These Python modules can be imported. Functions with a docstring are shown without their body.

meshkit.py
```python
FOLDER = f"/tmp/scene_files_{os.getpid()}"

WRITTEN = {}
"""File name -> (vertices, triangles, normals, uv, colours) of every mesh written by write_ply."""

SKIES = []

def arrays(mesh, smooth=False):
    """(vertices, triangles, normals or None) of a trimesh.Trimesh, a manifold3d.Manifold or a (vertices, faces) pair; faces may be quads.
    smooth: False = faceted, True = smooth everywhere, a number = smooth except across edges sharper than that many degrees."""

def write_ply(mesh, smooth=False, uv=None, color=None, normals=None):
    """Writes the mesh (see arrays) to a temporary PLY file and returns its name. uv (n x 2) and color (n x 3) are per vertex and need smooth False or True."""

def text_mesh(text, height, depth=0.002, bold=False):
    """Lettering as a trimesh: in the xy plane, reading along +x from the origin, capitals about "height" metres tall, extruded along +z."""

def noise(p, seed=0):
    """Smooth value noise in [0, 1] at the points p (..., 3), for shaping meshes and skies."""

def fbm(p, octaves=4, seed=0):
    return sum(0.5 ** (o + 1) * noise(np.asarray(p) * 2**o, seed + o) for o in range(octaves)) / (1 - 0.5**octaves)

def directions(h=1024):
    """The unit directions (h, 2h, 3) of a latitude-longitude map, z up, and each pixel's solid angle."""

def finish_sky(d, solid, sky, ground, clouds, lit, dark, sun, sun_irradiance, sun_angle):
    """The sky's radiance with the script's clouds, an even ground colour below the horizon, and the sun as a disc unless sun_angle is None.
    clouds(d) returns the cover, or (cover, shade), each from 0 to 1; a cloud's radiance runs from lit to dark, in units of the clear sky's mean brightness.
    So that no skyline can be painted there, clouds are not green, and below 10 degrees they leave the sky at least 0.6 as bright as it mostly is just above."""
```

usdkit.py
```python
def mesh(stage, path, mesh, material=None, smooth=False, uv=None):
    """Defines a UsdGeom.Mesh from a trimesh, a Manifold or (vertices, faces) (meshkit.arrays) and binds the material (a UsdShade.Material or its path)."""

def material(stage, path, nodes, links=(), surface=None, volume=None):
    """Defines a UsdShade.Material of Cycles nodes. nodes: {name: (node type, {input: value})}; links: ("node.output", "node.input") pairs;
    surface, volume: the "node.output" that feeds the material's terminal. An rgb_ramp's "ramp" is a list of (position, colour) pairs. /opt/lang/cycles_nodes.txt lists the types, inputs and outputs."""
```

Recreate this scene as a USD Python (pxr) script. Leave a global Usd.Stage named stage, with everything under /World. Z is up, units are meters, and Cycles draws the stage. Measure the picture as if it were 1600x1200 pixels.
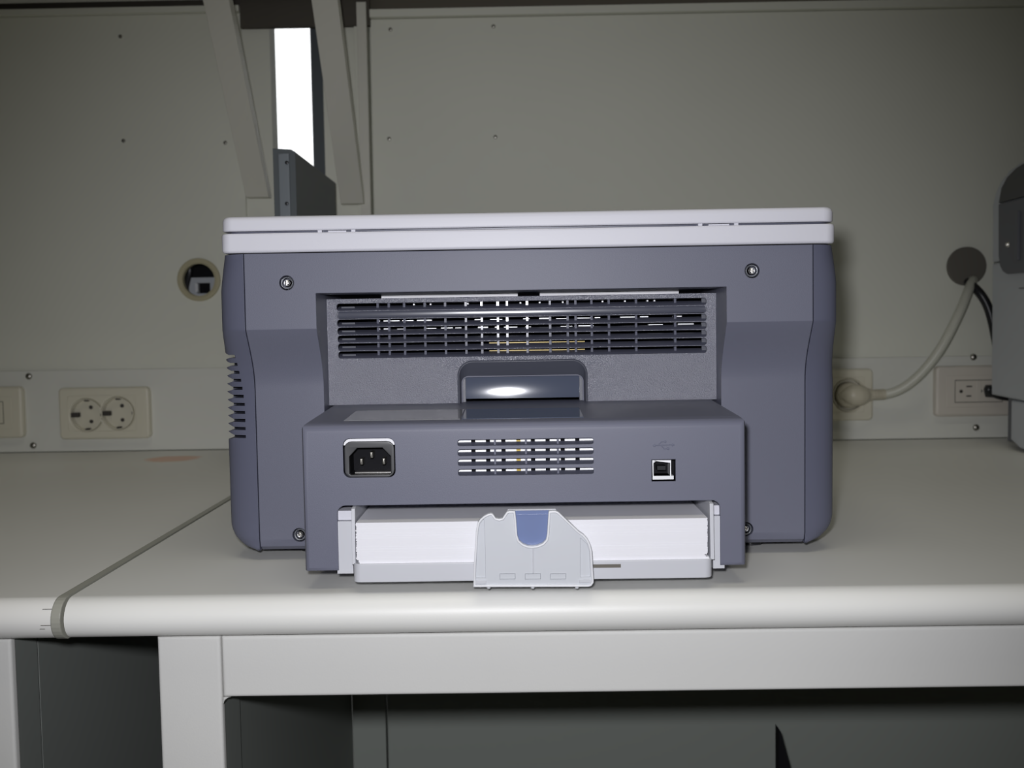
import math
import numpy as np, trimesh, usdkit, meshkit
import manifold3d as m3
from shapely.geometry import Polygon, Point, LineString, box as sbox
from shapely.ops import unary_union
from pxr import Usd, UsdGeom, UsdLux, UsdShade, Gf, Sdf

stage = Usd.Stage.CreateInMemory()
UsdGeom.SetStageUpAxis(stage, 'Z'); UsdGeom.SetStageMetersPerUnit(stage, 1.0)
UsdGeom.Xform.Define(stage, '/World'); UsdGeom.Scope.Define(stage, '/World/Looks')

# ------------------------------------------------------------ camera, light, exposure
T = 0.74                                   # height of the bench top
C = np.array([0.0, 0.0, T + 0.160])        # the lens
FPX = 1570.0                               # focal length in pixels of the 1600 px wide frame
VPX, VPY, ROLL = 12.0, 92.0, math.radians(0.92)
EXPOSURE = 0.0
_d = np.array([VPX, VPY, -FPX]); _d /= np.linalg.norm(_d)             # world +y seen in camera axes
_x = np.array([math.cos(ROLL), math.sin(ROLL), 0]); _x -= _d * (_x @ _d); _x /= np.linalg.norm(_x)
_z = np.cross(_x, _d)
R = np.stack([_x, _d, _z], 0)              # rows: world axes in camera axes; R @ cam = world
cam = UsdGeom.Camera.Define(stage, '/World/camera')
M = np.eye(4); M[:3, :3] = R.T; M[3, :3] = C
cam.AddTransformOp().Set(Gf.Matrix4d(*M.ravel().tolist()))
cam.CreateHorizontalApertureAttr(36.0); cam.CreateVerticalApertureAttr(27.0)
cam.CreateFocalLengthAttr(36.0 * FPX / 1600); cam.CreateClippingRangeAttr(Gf.Vec2f(0.02, 100))
cam.CreateFStopAttr(13.0); cam.CreateFocusDistanceAttr(0.66); cam.CreateExposureAttr(EXPOSURE)

def rect_light(name, pos, rot, w, h, power, color, spread=None):
    l = UsdLux.RectLight.Define(stage, '/World/' + name)
    l.CreateWidthAttr(w); l.CreateHeightAttr(h); l.CreateIntensityAttr(power); l.CreateColorAttr(Gf.Vec3f(*color))
    x = UsdGeom.Xformable(l); x.AddTranslateOp().Set(Gf.Vec3d(*pos)); x.AddRotateXYZOp().Set(Gf.Vec3f(*rot))
    if spread:
        s = UsdLux.ShapingAPI.Apply(l.GetPrim()); s.CreateShapingConeAngleAttr(spread); s.CreateShapingConeSoftnessAttr(1.0)
    return l
# the camera's own flash, above and a little left of the lens, aimed along the lens axis
def spot_light(name, pos, rot, radius, power, color, angle, soft):
    l = UsdLux.SphereLight.Define(stage, '/World/' + name); l.CreateRadiusAttr(radius); l.CreateIntensityAttr(power); l.CreateColorAttr(Gf.Vec3f(*color))
    x = UsdGeom.Xformable(l); x.AddTranslateOp().Set(Gf.Vec3d(*pos)); x.AddRotateXYZOp().Set(Gf.Vec3f(*rot))
    q = UsdLux.ShapingAPI.Apply(l.GetPrim()); q.CreateShapingConeAngleAttr(angle); q.CreateShapingConeSoftnessAttr(soft)
spot_light('flash_light', C + np.array([-0.020, 0.004, 0.034]), (78.0, 0, 0.4), 0.014, 1700.0, (1.0, 1.0, 1.05), 41.0, 0.8)
rect_light('ceiling_lamp_light', (0.0, 0.15, 2.66), (0, 0, 0), 1.2, 0.6, 2.5, (1.0, 0.96, 0.80))
w = UsdLux.DomeLight.Define(stage, '/World/sky_light'); w.CreateIntensityAttr(0.02); w.CreateColorAttr(Gf.Vec3f(0.9, 0.95, 1.0))

# ------------------------------------------------------------ helpers
def at(px, py, Y):
    """The point of the world at distance Y in front of the lens that the pixel looks at."""
    v = R @ np.array([(px - 800) / FPX, -(py - 600) / FPX, -1.0])
    return C + v * (Y / v[1])
def X(px, py, Y): return float(at(px, py, Y)[0])
def Z(px, py, Y): return float(at(px, py, Y)[2])

def mat(name, color, rough=0.5, metallic=0.0, spec=0.5, bevel=0.0, bump=None, var=None, coat=0.0, nodes=None, links=None, **kw):
    """bump: (scale, distance); var: (scale, amount) mottling of the colour."""
    n = {'p': ('principled_bsdf', dict(base_color=color, roughness=rough, metallic=metallic, specular_ior_level=spec, coat_weight=coat, **kw))}
    l = []
    if bevel or bump or var or nodes:
        n['tc'] = ('texture_coordinate', {})
    if bevel:
        n['bev'] = ('bevel', dict(samples=4, radius=bevel))
    if bump:
        n['bn'] = ('noise_texture', dict(scale=bump[0], detail=3.0, roughness=0.6)); n['bu'] = ('bump', dict(strength=1.0, distance=bump[1]))
        l += [('tc.object', 'bn.vector'), ('bn.fac', 'bu.height'), ('bu.normal', 'p.normal')]
        if bevel: l += [('bev.bevel', 'bu.normal')]
    elif bevel:
        l += [('bev.bevel', 'p.normal')]
    if var:
        a = var[1]; c = np.array(color)
        n['vn'] = ('noise_texture', dict(scale=var[0], detail=4.0)); n['vr'] = ('rgb_ramp', dict(ramp=[(0.25, tuple(c * (1 - a))), (0.75, tuple(np.minimum(c * (1 + a), 1)))]))
        l += [('tc.object', 'vn.vector'), ('vn.fac', 'vr.fac'), ('vr.color', 'p.base_color')]
    if nodes: n.update(nodes)
    if links: l += links
    if links and any(b == 'p.base_color' for _, b in links): l = [x for x in l if x[1] != 'p.base_color' or x in links]
    return usdkit.material(stage, '/World/Looks/' + name, n, l, surface='p.BSDF')

used = {}
def numbered(parent, name):
    k = (parent, name); used[k] = used.get(k, -1) + 1
    return f'{parent}/{name}' + (f'_{used[k]:03d}' if used[k] else '')
LOC = {}
def thing(name, label, cat, loc=(0, 0, 0), group=None, kind=None):
    p = numbered('/World', name); x = UsdGeom.Xform.Define(stage, p); x.AddTranslateOp().Set(Gf.Vec3d(*map(float, loc)))
    LOC[p] = np.array(loc, float); o = x.GetPrim()
    if label: o.SetCustomDataByKey('label', label)
    if cat: o.SetCustomDataByKey('category', cat)
    if group: o.SetCustomDataByKey('group', group)
    if kind: o.SetCustomDataByKey('kind', kind)
    return p
def tm(g):
    """A Manifold or a trimesh as a trimesh."""
    if isinstance(g, m3.Manifold):
        a = g.to_mesh(); return trimesh.Trimesh(np.array(a.vert_properties[:, :3]), np.array(a.tri_verts), process=False)
    if isinstance(g, (list, tuple)): return trimesh.util.concatenate([tm(x) for x in g])
    return g
def part(parent, name, g, m, label=None, smooth=30, kind=None):
    g = tm(g).copy(); root = '/'.join(parent.split('/')[:3]); g.apply_translation(-LOC[root])
    p = numbered(parent, name); o = usdkit.mesh(stage, p, g, m, smooth).GetPrim()
    if label: o.SetCustomDataByKey('label', label)
    if kind: o.SetCustomDataByKey('kind', kind)
    return p
def one(name, g, m, label, cat, group=None, kind=None, smooth=30):
    p = numbered('/World', name); o = usdkit.mesh(stage, p, tm(g), m, smooth).GetPrim()
    for k, v in (('label', label), ('category', cat), ('group', group), ('kind', kind)):
        if v: o.SetCustomDataByKey(k, v)
    return p
def struct(name, g, m):
    return one(name, g, m, None, None, kind='structure')

def bx(x0, x1, y0, y1, z0, z1):
    return m3.Manifold.cube((x1 - x0, y1 - y0, z1 - z0)).translate((x0, y0, z0))
def rings(p):
    p = p if hasattr(p, 'exterior') else p
    gs = getattr(p, 'geoms', [p]); out = []
    for g in gs:
        out.append(np.array(g.exterior.coords)[:-1][:: 1 if g.exterior.is_ccw else -1])
        for h in g.interiors: out.append(np.array(h.coords)[:-1][:: -1 if h.is_ccw else 1])
    return out
def ext(poly, h): return m3.Manifold.extrude(m3.CrossSection([r for r in rings(poly)], m3.FillRule.EvenOdd), h)
def perm(mf, rows): return mf.transform(np.array(rows, float))
def ey(poly_xz, y0, y1): return perm(ext(poly_xz, y1 - y0), [[1, 0, 0, 0], [0, 0, -1, y1], [0, 1, 0, 0]])
def ex(poly_yz, x0, x1): return perm(ext(poly_yz, x1 - x0), [[0, 0, 1, x0], [1, 0, 0, 0], [0, 1, 0, 0]])
def ez(poly_xy, z0, z1): return ext(poly_xy, z1 - z0).translate((0, 0, z0))
def rr(x0, y0, x1, y1, r, q=5):
    return sbox(x0 + r, y0 + r, x1 - r, y1 - r).buffer(r, quad_segs=q)
def off(ring, d):
    """The ring moved inwards by d (interior on its left)."""
    a = np.roll(ring, 1, 0); b = np.roll(ring, -1, 0)
    e1 = ring - a; e2 = b - ring; e1 /= np.linalg.norm(e1, axis=1)[:, None]; e2 /= np.linalg.norm(e2, axis=1)[:, None]
    n1 = np.stack([-e1[:, 1], e1[:, 0]], 1); n2 = np.stack([-e2[:, 1], e2[:, 0]], 1)
    n = n1 + n2; n /= np.maximum((n * n1).sum(1), 0.25)[:, None]
    n = n / np.maximum(1, np.linalg.norm(n, axis=1) / 2)[:, None]
    return ring + n * d
def plate(poly, y0, y1, r=0.0, seg=3, axis='y', r1=0.0):
    """A plate of outline poly: (x, z) from y0 (front) to y1, or for axis z (x, y) from z = y0 up; edges at y0 rounded by r, at y1 by r1."""
    ps = []
    for g in getattr(poly, 'geoms', [poly]):
        rs = rings(g); levels = []
        for k in range(seg + 1 if r else 1):
            a = k / seg * math.pi / 2 if r else 0
            levels.append((r * (1 - math.sin(a)), y0 + r * (1 - math.cos(a)) if r else y0))
        for k in range(seg + 1 if r1 else 1):
            a = k / seg * math.pi / 2 if r1 else 0
            levels.append((r1 * (1 - math.cos(a)), y1 - r1 * (1 - math.sin(a)) if r1 else y1))
        V, F, n0 = [], [], 0
        caps = {}
        for ring in rs:
            n = len(ring); base = n0
            for d, y in levels:
                o = off(ring, d); V.append(np.column_stack([o[:, 0], np.full(n, y), o[:, 1]])); n0 += n
            for k in range(len(levels) - 1):
                i = np.arange(n); j = (i + 1) % n; a, b = base + k * n, base + (k + 1) * n
                F += [np.stack([a + i, a + j, b + j], 1), np.stack([a + i, b + j, b + i], 1)]
        for d, y, flip in ((levels[0][0], levels[0][1], False), (levels[-1][0], levels[-1][1], True)):
            q = Polygon(off(rs[0], d), [off(h, d) for h in rs[1:]])
            v, f = trimesh.creation.triangulate_polygon(q, engine='earcut')
            V.append(np.column_stack([v[:, 0], np.full(len(v), y), v[:, 1]])); F.append((f[:, ::-1] if flip else f) + n0); n0 += len(v)
        ps.append(trimesh.Trimesh(np.vstack(V), np.vstack(F), process=False))
    g = trimesh.util.concatenate(ps); g.merge_vertices(); trimesh.repair.fix_normals(g)
    if axis == 'z': g.apply_transform(np.array([[1, 0, 0, 0], [0, 0, 1, 0], [0, 1, 0, 0], [0, 0, 0, 1.0]])); 
    if axis == 'x': g.apply_transform(np.array([[0, 1, 0, 0], [1, 0, 0, 0], [0, 0, 1, 0], [0, 0, 0, 1.0]]))
    trimesh.repair.fix_normals(g)
    return g
def tube(pts, r, sides=14, sub=8):
    from scipy.interpolate import CubicSpline
    p = np.array(pts, float)
    if sub and len(p) > 2:
        t = np.concatenate([[0], np.cumsum(np.linalg.norm(np.diff(p, axis=0), axis=1))]); p = CubicSpline(t, p)(np.linspace(0, t[-1], sub * len(p)))
    r = np.broadcast_to(np.asarray(r, float), (len(p),)) if np.ndim(r) == 0 else np.interp(np.linspace(0, 1, len(p)), np.linspace(0, 1, len(r)), r)
    t = np.gradient(p, axis=0); t /= np.linalg.norm(t, axis=1)[:, None]
    u = np.cross(t[0], [0.3, 0.9, 0.2]); u /= np.linalg.norm(u); U = []
    for k in range(len(p)):
        u = u - t[k] * (u @ t[k]); u /= np.linalg.norm(u); U.append(u)
    U = np.array(U); W = np.cross(t, U); a = np.arange(sides) * 2 * np.pi / sides
    v = p[:, None] + r[:, None, None] * (np.cos(a)[None, :, None] * U[:, None] + np.sin(a)[None, :, None] * W[:, None])
    v = v.reshape(-1, 3); f = []
    for k in range(len(p) - 1):
        for i in range(sides):
            j = (i + 1) % sides; f += [[k * sides + i, k * sides + j, (k + 1) * sides + j], [k * sides + i, (k + 1) * sides + j, (k + 1) * sides + i]]
    n = len(v); v = np.vstack([v, p[0], p[-1]])
    for i in range(sides):
        j = (i + 1) % sides; f += [[n, j, i], [n + 1, (len(p) - 1) * sides + i, (len(p) - 1) * sides + j]]
    g = trimesh.Trimesh(v, f, process=False); trimesh.repair.fix_normals(g); return g
def lathe_y(profile, c, n=28):
    """profile: (radius, y) pairs, turned about the y axis through c."""
    g = trimesh.creation.revolve(np.array([(max(r, 0), y) for r, y in profile]), sections=n)
    v = np.array(g.vertices); g.vertices = np.stack([v[:, 0], v[:, 2], -v[:, 1]], 1) + np.array(c)
    trimesh.repair.fix_normals(g); return g
def cyl_y(c, r, y0, y1, n=32): return ey(Point(c[0], c[1]).buffer(r, quad_segs=n // 4), y0, y1)

# ------------------------------------------------------------ looks
G = lambda r, g, b: tuple(((c / 255 + 0.055) / 1.055) ** 2.4 if c > 10 else c / 255 / 12.92 for c in (r, g, b))
m_wall = mat('wall_paint', (0.76, 0.765, 0.67), 0.55, spec=0.3, bevel=0.001, bump=(900, 0.00004), var=(3.0, 0.03))
m_duct = mat('duct_paint', (0.73, 0.735, 0.675), 0.5, spec=0.35, bevel=0.001, bump=(900, 0.00004), var=(4.0, 0.03))
m_beige = mat('beige_steel_paint', (0.70, 0.69, 0.61), 0.5, spec=0.4, bevel=0.0012, bump=(700, 0.00005), var=(5.0, 0.03))
m_frame = mat('bench_frame_paint', (0.66, 0.66, 0.635), 0.5, spec=0.4, bevel=0.002, bump=(700, 0.00005), var=(5.0, 0.03))
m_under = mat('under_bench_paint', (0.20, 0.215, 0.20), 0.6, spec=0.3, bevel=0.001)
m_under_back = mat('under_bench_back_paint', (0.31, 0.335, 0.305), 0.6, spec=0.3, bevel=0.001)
m_dark = mat('dark_strip_paint', (0.10, 0.09, 0.075), 0.7, spec=0.2)
m_top = mat('bench_laminate', (0.80, 0.80, 0.765), 0.42, spec=0.45, bump=(1400, 0.00004), var=(6.0, 0.03))
stain = dict(tc=('texture_coordinate', {}), sp=('vector_math', dict(math_type='subtract', vector2=(0, 0, 0))), sm=('vector_math', dict(math_type='multiply', vector2=(1, 1, 0))),
             sl=('vector_math', dict(math_type='length')), sn=('noise_texture', dict(scale=60.0, detail=3.0)), sa=('math', dict(math_type='multiply_add', value2=0.5, value3=-0.25)),
             ss=('math', dict(math_type='add')), sr=('map_range', dict(from_min=0.75, from_max=1.1, to_min=0.9, to_max=0.0, clamp=True)),
             vn=('noise_texture', dict(scale=6.0, detail=4.0)), vr=('rgb_ramp', dict(ramp=[(0.25, (0.79, 0.785, 0.75)), (0.75, (0.82, 0.815, 0.78))])), mx=('mix_color', dict(b=(0.80, 0.48, 0.34))))
_st = at(270, 718, 1.20); _st = at(270, 718, 1570 * .16 / (718 - 516.5) )
stain['sp'][1]['vector2'] = (float(_st[0]), float(_st[1]), T); stain['sm'][1]['vector2'] = (1 / 0.034, 1 / 0.030, 0)
stain['ge'] = ('geometry', {})
m_top_left = mat('stained_bench_laminate', (0.80, 0.80, 0.765), 0.42, spec=0.45, nodes=stain, links=[
    ('ge.position', 'sp.vector1'), ('sp.vector', 'sm.vector1'), ('sm.vector', 'sl.vector1'), ('ge.position', 'sn.vector'), ('sn.fac', 'sa.value1'), ('sl.value', 'ss.value1'), ('sa.value', 'ss.value2'),
    ('ss.value', 'sr.value'), ('sr.result', 'mx.fac'), ('tc.object', 'vn.vector'), ('vn.fac', 'vr.fac'), ('vr.color', 'mx.a'), ('mx.result', 'p.base_color')])
m_edge = mat('edge_cap_plastic', (0.36, 0.36, 0.31), 0.35, bevel=0.001)
m_scratch = mat('scratch_grime', (0.10, 0.09, 0.08), 0.8)
m_white = mat('white_plastic', (0.70, 0.70, 0.76), 0.45, spec=0.4, bevel=0.0006, bump=(1500, 0.00003))
m_grey = mat('grey_plastic', (0.148, 0.154, 0.205), 0.48, spec=0.42, bevel=0.0007, bump=(1800, 0.00006), var=(9, 0.03))
m_side = mat('side_grey_plastic', (0.125, 0.132, 0.188), 0.48, spec=0.42, bevel=0.0005, bump=(1800, 0.00006))
m_door = mat('textured_door_plastic', (0.175, 0.18, 0.222), 0.20, spec=1.0, bump=(1150, 0.0006))
m_slat = mat('slat_plastic', (0.10, 0.105, 0.145), 0.35, spec=0.5, bevel=0.0004)
m_gloss = mat('gloss_dark_plastic', (0.085, 0.10, 0.145), 0.075, spec=0.2)
m_slat_gloss = mat('gloss_slat_plastic', (0.085, 0.09, 0.12), 0.2, spec=0.7)
m_frame_dark = mat('satin_dark_plastic', (0.085, 0.09, 0.115), 0.38, spec=0.45, bevel=0.0006)
m_rib = mat('glossy_rib_plastic', (0.15, 0.155, 0.2), 0.13, spec=0.4)
m_label = mat('label_film', (0.20, 0.20, 0.21), 0.10, spec=0.8)
m_black = mat('black_plastic', (0.02, 0.021, 0.024), 0.3, spec=0.5, bevel=0.0004)
m_grey_black = mat('charcoal_plastic', (0.055, 0.056, 0.06), 0.4, spec=0.5, bevel=0.0004)
m_void = mat('dark_interior', (0.012, 0.012, 0.014), 0.8, spec=0.1)
m_steel = mat('bright_steel', (0.75, 0.73, 0.70), 0.25, metallic=1.0)
m_dull = mat('dull_zinc', (0.36, 0.38, 0.42), 0.4, metallic=0.5)
m_zinc = mat('zinc_plate', (0.80, 0.81, 0.83), 0.45, metallic=0.35)
m_bright = mat('bright_metal_and_glare', (0.92, 0.92, 0.95), 0.5, spec=0.6)  # near-white; on the inlet edge it stands in for flash glare
m_yellow = mat('yellow_plastic', (0.60, 0.42, 0.04), 0.4)
m_tray = mat('tray_plastic', (0.60, 0.61, 0.65), 0.42, spec=0.45, bevel=0.0005)
m_tray_face = mat('guide_plastic', (0.60, 0.62, 0.655), 0.40, spec=0.45, bevel=0.0004)
m_paper = mat('copy_paper', (0.86, 0.86, 0.90), 0.8, spec=0.15)
m_paper_edge = mat('copy_paper_edge', (0.80, 0.80, 0.86), 0.85, spec=0.1)
m_rim = mat('guide_rim_plastic', (0.76, 0.77, 0.80), 0.40, spec=0.45, bevel=0.0004)
m_blue = mat('blue_tab_plastic', (0.17, 0.22, 0.40), 0.28, spec=0.5)
m_socket = mat('cream_plastic', (0.70, 0.67, 0.545), 0.4, spec=0.5, bevel=0.0008)
m_socket_pink = mat('pale_beige_plastic', (0.68, 0.635, 0.56), 0.4, spec=0.5, bevel=0.0008)
m_hole = mat('socket_hole', (0.05, 0.045, 0.04), 0.7)
m_ring = mat('ivory_ring_plastic', (0.47, 0.43, 0.28), 0.45, spec=0.5)
m_disc = mat('taupe_plastic', (0.145, 0.135, 0.115), 0.55, spec=0.3)
m_cable = mat('ivory_cable', (0.58, 0.58, 0.50), 0.4, spec=0.5)
m_plug = mat('cream_plug_plastic', (0.60, 0.56, 0.44), 0.4, spec=0.5, bevel=0.0008)
m_black_cable = mat('black_cable_rubber', (0.015, 0.015, 0.018), 0.35)
m_screw_dark = mat('dull_screw_steel', (0.30, 0.29, 0.26), 0.35, metallic=1.0)
m_dev = mat('light_grey_device_plastic', (0.52, 0.545, 0.58), 0.5, spec=0.4, bevel=0.0012)
m_dev_dark = mat('dark_grey_device_plastic', (0.125, 0.13, 0.15), 0.45, spec=0.45, bevel=0.001)
m_mon = mat('slate_plastic', (0.10, 0.115, 0.125), 0.5, spec=0.35, bevel=0.001)
m_mon_edge = mat('slate_edge_plastic', (0.20, 0.225, 0.25), 0.45, spec=0.4, bevel=0.001)
m_ceil = mat('ceiling_paint', (0.5, 0.5, 0.48), 0.7, spec=0.2)
m_room = mat('room_paint', (0.40, 0.39, 0.36), 0.7, spec=0.2)
m_floor = mat('floor_vinyl', (0.16, 0.16, 0.15), 0.5, var=(2.0, 0.1))
m_maroon = mat('maroon_plastic', (0.38, 0.07, 0.12), 0.5)
m_pane = usdkit.material(stage, '/World/Looks/bright_daylight', {'e': ('emission', dict(color=(0.97, 0.99, 1.0), strength=1.5))}, [], surface='e.emission')

# ------------------------------------------------------------ the room
ZC = float(C[2]); W = 1.336                # the front face of the panelled partition
struct('floor', bx(-2.4, 2.4, -2.6, 4.2, -0.02, 0), m_floor)
struct('ceiling', bx(-2.4, 2.4, -2.6, 4.2, 2.7, 2.72), m_room)
struct('wall_left', bx(-2.42, -2.4, -2.6, 4.2, 0, 2.7), m_room)
struct('wall_right', bx(2.4, 2.42, -2.6, 4.2, 0, 2.7), m_room)
struct('wall_front', bx(-2.4, 2.4, -2.62, -2.6, 0, 2.7), m_room)
wx0, wx1, wz0, wz1 = -1.9, 0.6, 0.9, 2.45   # the far window
struct('wall_rear', ey(sbox(-2.4, 0, 2.4, 2.7) - sbox(wx0, wz0, wx1, wz1), 4.2, 4.3), m_room)
wn = thing('window_1', None, None, ((wx0 + wx1) / 2, 4.25, wz0), kind='structure')
part(wn, 'window_frame', ey(sbox(wx0, wz0, wx1, wz1) - sbox(wx0 + .05, wz0 + .05, wx1 - .05, wz1 - .05), 4.22, 4.28), m_room)
part(wn, 'pane', bx(wx0 + .05, wx1 - .05, 4.245, 4.25, wz0 + .05, wz1 - .05), m_pane)

# the panelled partition behind the bench
zr = ZC + 0.414                            # underside of the top rail
wb = thing('wall_back', None, None, (0, W, 0), kind='structure')
zduct = Z(810, 567.5, W)
xl1 = X(379, 200, W); xo0 = X(421, 150, W); xo1 = X(503, 150, W); xp1 = X(560, 150, W); xs1 = X(575.5, 150, W); xr0 = X(581, 150, W)
XL, XR = -1.6, 1.6
gc = at(310, 437, W); gr = 27 * W / FPX
gc2 = at(1511, 416, W)
left_panel = sbox(XL, T + .0, xl1, zr) - Point(gc[0], gc[2]).buffer(gr, quad_segs=12)
part(wb, 'panel', ey(left_panel, W + .004, W + .008), m_wall)
part(wb, 'panel', ey(sbox(xr0, T, XR, Z(900, 23, W)), W + .004, W + .022), m_wall)
zt0 = Z(470, 41, W)
part(wb, 'post', ey(sbox(xl1 - .014, T, xo0, zt0 + .05), W + .010, W + .040), m_wall)
part(wb, 'post', ey(sbox(xo1, T, xs1, zt0 + .05), W + .010, W + .040), m_wall)
part(wb, 'opening_liner', bx(X(490.5, 150, W + .06), xo1 + .03, W + .045, W + .075, T, ZC + .6), m_mon)
part(wb, 'post_cover', ey(sbox(xp1 + .0005, zduct + .001, xs1, Z(568, 4, W)), W - .003, W + .0008), m_beige)
part(wb, 'post_filler', ey(sbox(xp1 - .004, T, xs1 + .0, zt0 - .001), W + .0012, W + .0095), m_wall)
part(wb, 'groove_back', ey(sbox(xs1 + .0005, T, xr0 + .004, Z(578, 12, W)), W + .023, W + .03), m_wall)
part(wb, 'opening_sill', ey(sbox(xo0, T, xo1, Z(462, 470, W)), W + .002, W + .040), m_wall)
zo0 = Z(456, 35, W + .008)
part(wb, 'dark_strip', ey(sbox(xl1 + .001, zt0, xs1 + .004, ZC + .60) | sbox(xo0, zo0, xo1, zt0), W + .001, W + .0095), m_dark)  # flat dark strip above the posts and the opening
part(wb, 'top_rail', ey(sbox(XL, zr + .0005, xl1 + .0005, zr + .008), W - .004, W + .022), m_wall)
part(wb, 'top_rail', ey(sbox(xr0, Z(900, 22, W), XR, Z(900, 10, W)), W - .004, W + .022), m_wall)
part(wb, 'upper_panel', ey(sbox(XL, zr + .0085, xl1 + .0005, ZC + .62), W + .008, W + .022), m_dark)
part(wb, 'upper_panel', ey(sbox(xp1 + .0005, Z(900, 9.8, W), XR, ZC + .62), W + .041, W + .055), m_dark)
duct = part(wb, 'power_duct', ey(sbox(XL, T + .0012, XR, zduct), W - .003, W + .0035), m_duct, 'raised strip along the bench carrying the power outlets')
for px, py in ((45, 588), (52, 696), (1521, 558), (1525, 668)):
    c = at(px, py, W - .003)
    part(wb, 'screw', lathe_y([(0, -.0032), (.0020, -.0030), (.0038, -.0018), (.0044, 0), (.0044, .001), (0, .001)], (c[0], W - .003, c[2]), 20), m_screw_dark)
for px, py in ((188, 57), (193, 220), (352, 223), (610, 46), (771, 41), (608, 217), (774, 214)):
    c = at(px, py, W + .004)
    part(wb, 'rivet', lathe_y([(0, -.0022), (.0020, -.0016), (.0026, 0), (.0026, .001), (0, .001)], (c[0], W + .004, c[2]), 14), m_screw_dark)

# shelf above the bench on two sloping struts
zs = ZC + 0.428
sh = thing('shelf', 'dark underside of the shelf above the bench on two sloping beige struts', 'shelf', (0, W, zs))
part(sh, 'board', plate(sbox(XL, 0.98, XR, W - .006), zs, zs + .025, .002, 2, 'z'), m_frame)
for (bxp, byp, txp) in ((401, 308, 338.5), (551.5, 318, 505.5)):
    b, t = at(bxp, byp, 1.322), at(txp, 0, 1.165)
    xm = (b[0] + t[0]) / 2; s = (t[1] - b[1]) / (t[2] - b[2])
    yt = b[1] + s * (zs - b[2]); hw = 0.0148
    pz = [(b[1], b[2]), (W + .001, b[2]), (W + .001, b[2] + .004), (yt + .021, zs), (yt, zs)]
    part(sh, 'strut', ex(Polygon(pz), xm - hw, xm + hw), m_beige)

# ------------------------------------------------------------ the benches
NOSE = 0.5880; RB = 0.0125; FLAT = NOSE + RB
def bench_profile(front, th=.025):
    r = th / 2; a = np.linspace(math.pi / 2, 3 * math.pi / 2, 15)
    return Polygon([(W - .004, T - th), (W - .004, T)] + [(front + r + r * math.cos(t), T - r + r * math.sin(t)) for t in a])
xs = X(104, 960, NOSE + .004); xe = xs - .0012
da = thing('desk', 'beige laboratory bench with rounded front edge under the grey printer', 'desk', (0.4, 0.9, 0))
part(da, 'worktop', ex(bench_profile(NOSE), xs, 1.5), m_top)
lx0, lx1 = X(245.5, 1013, .6005), X(345, 1013, .6005)
zb = T - .0262
part(da, 'leg', plate(sbox(lx0, 0, lx1 - .0003, zb), .6005, .606, .002, 3), m_frame)
part(da, 'leg_dark_side', bx(lx0 + .0006, lx1 - .0009, .6062, .640, 0, zb), m_under)  # dark box added behind the front plate; darkens the leg's side by colour
zap = Z(810, 1083.5, .601)
part(da, 'apron', plate(sbox(lx1 + .0003, zap, 1.42, zb), .6005, .630, .002, 3), m_frame)
part(da, 'gusset', plate(sbox(lx1 + .0003, zap - .0045, lx1 + .0048, zap - .0001) - Point(lx1 + .0048, zap - .0045).buffer(.0044), .601, .630, 0), m_frame)
part(da, 'leg', plate(sbox(1.42, 0, 1.46, zb), .6005, .640, .002, 3), m_frame)
YP = 1.065
xpn = X(375, 1150, .645)
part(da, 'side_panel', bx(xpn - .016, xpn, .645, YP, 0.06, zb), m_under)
xg = X(605, 1160, YP)
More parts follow.
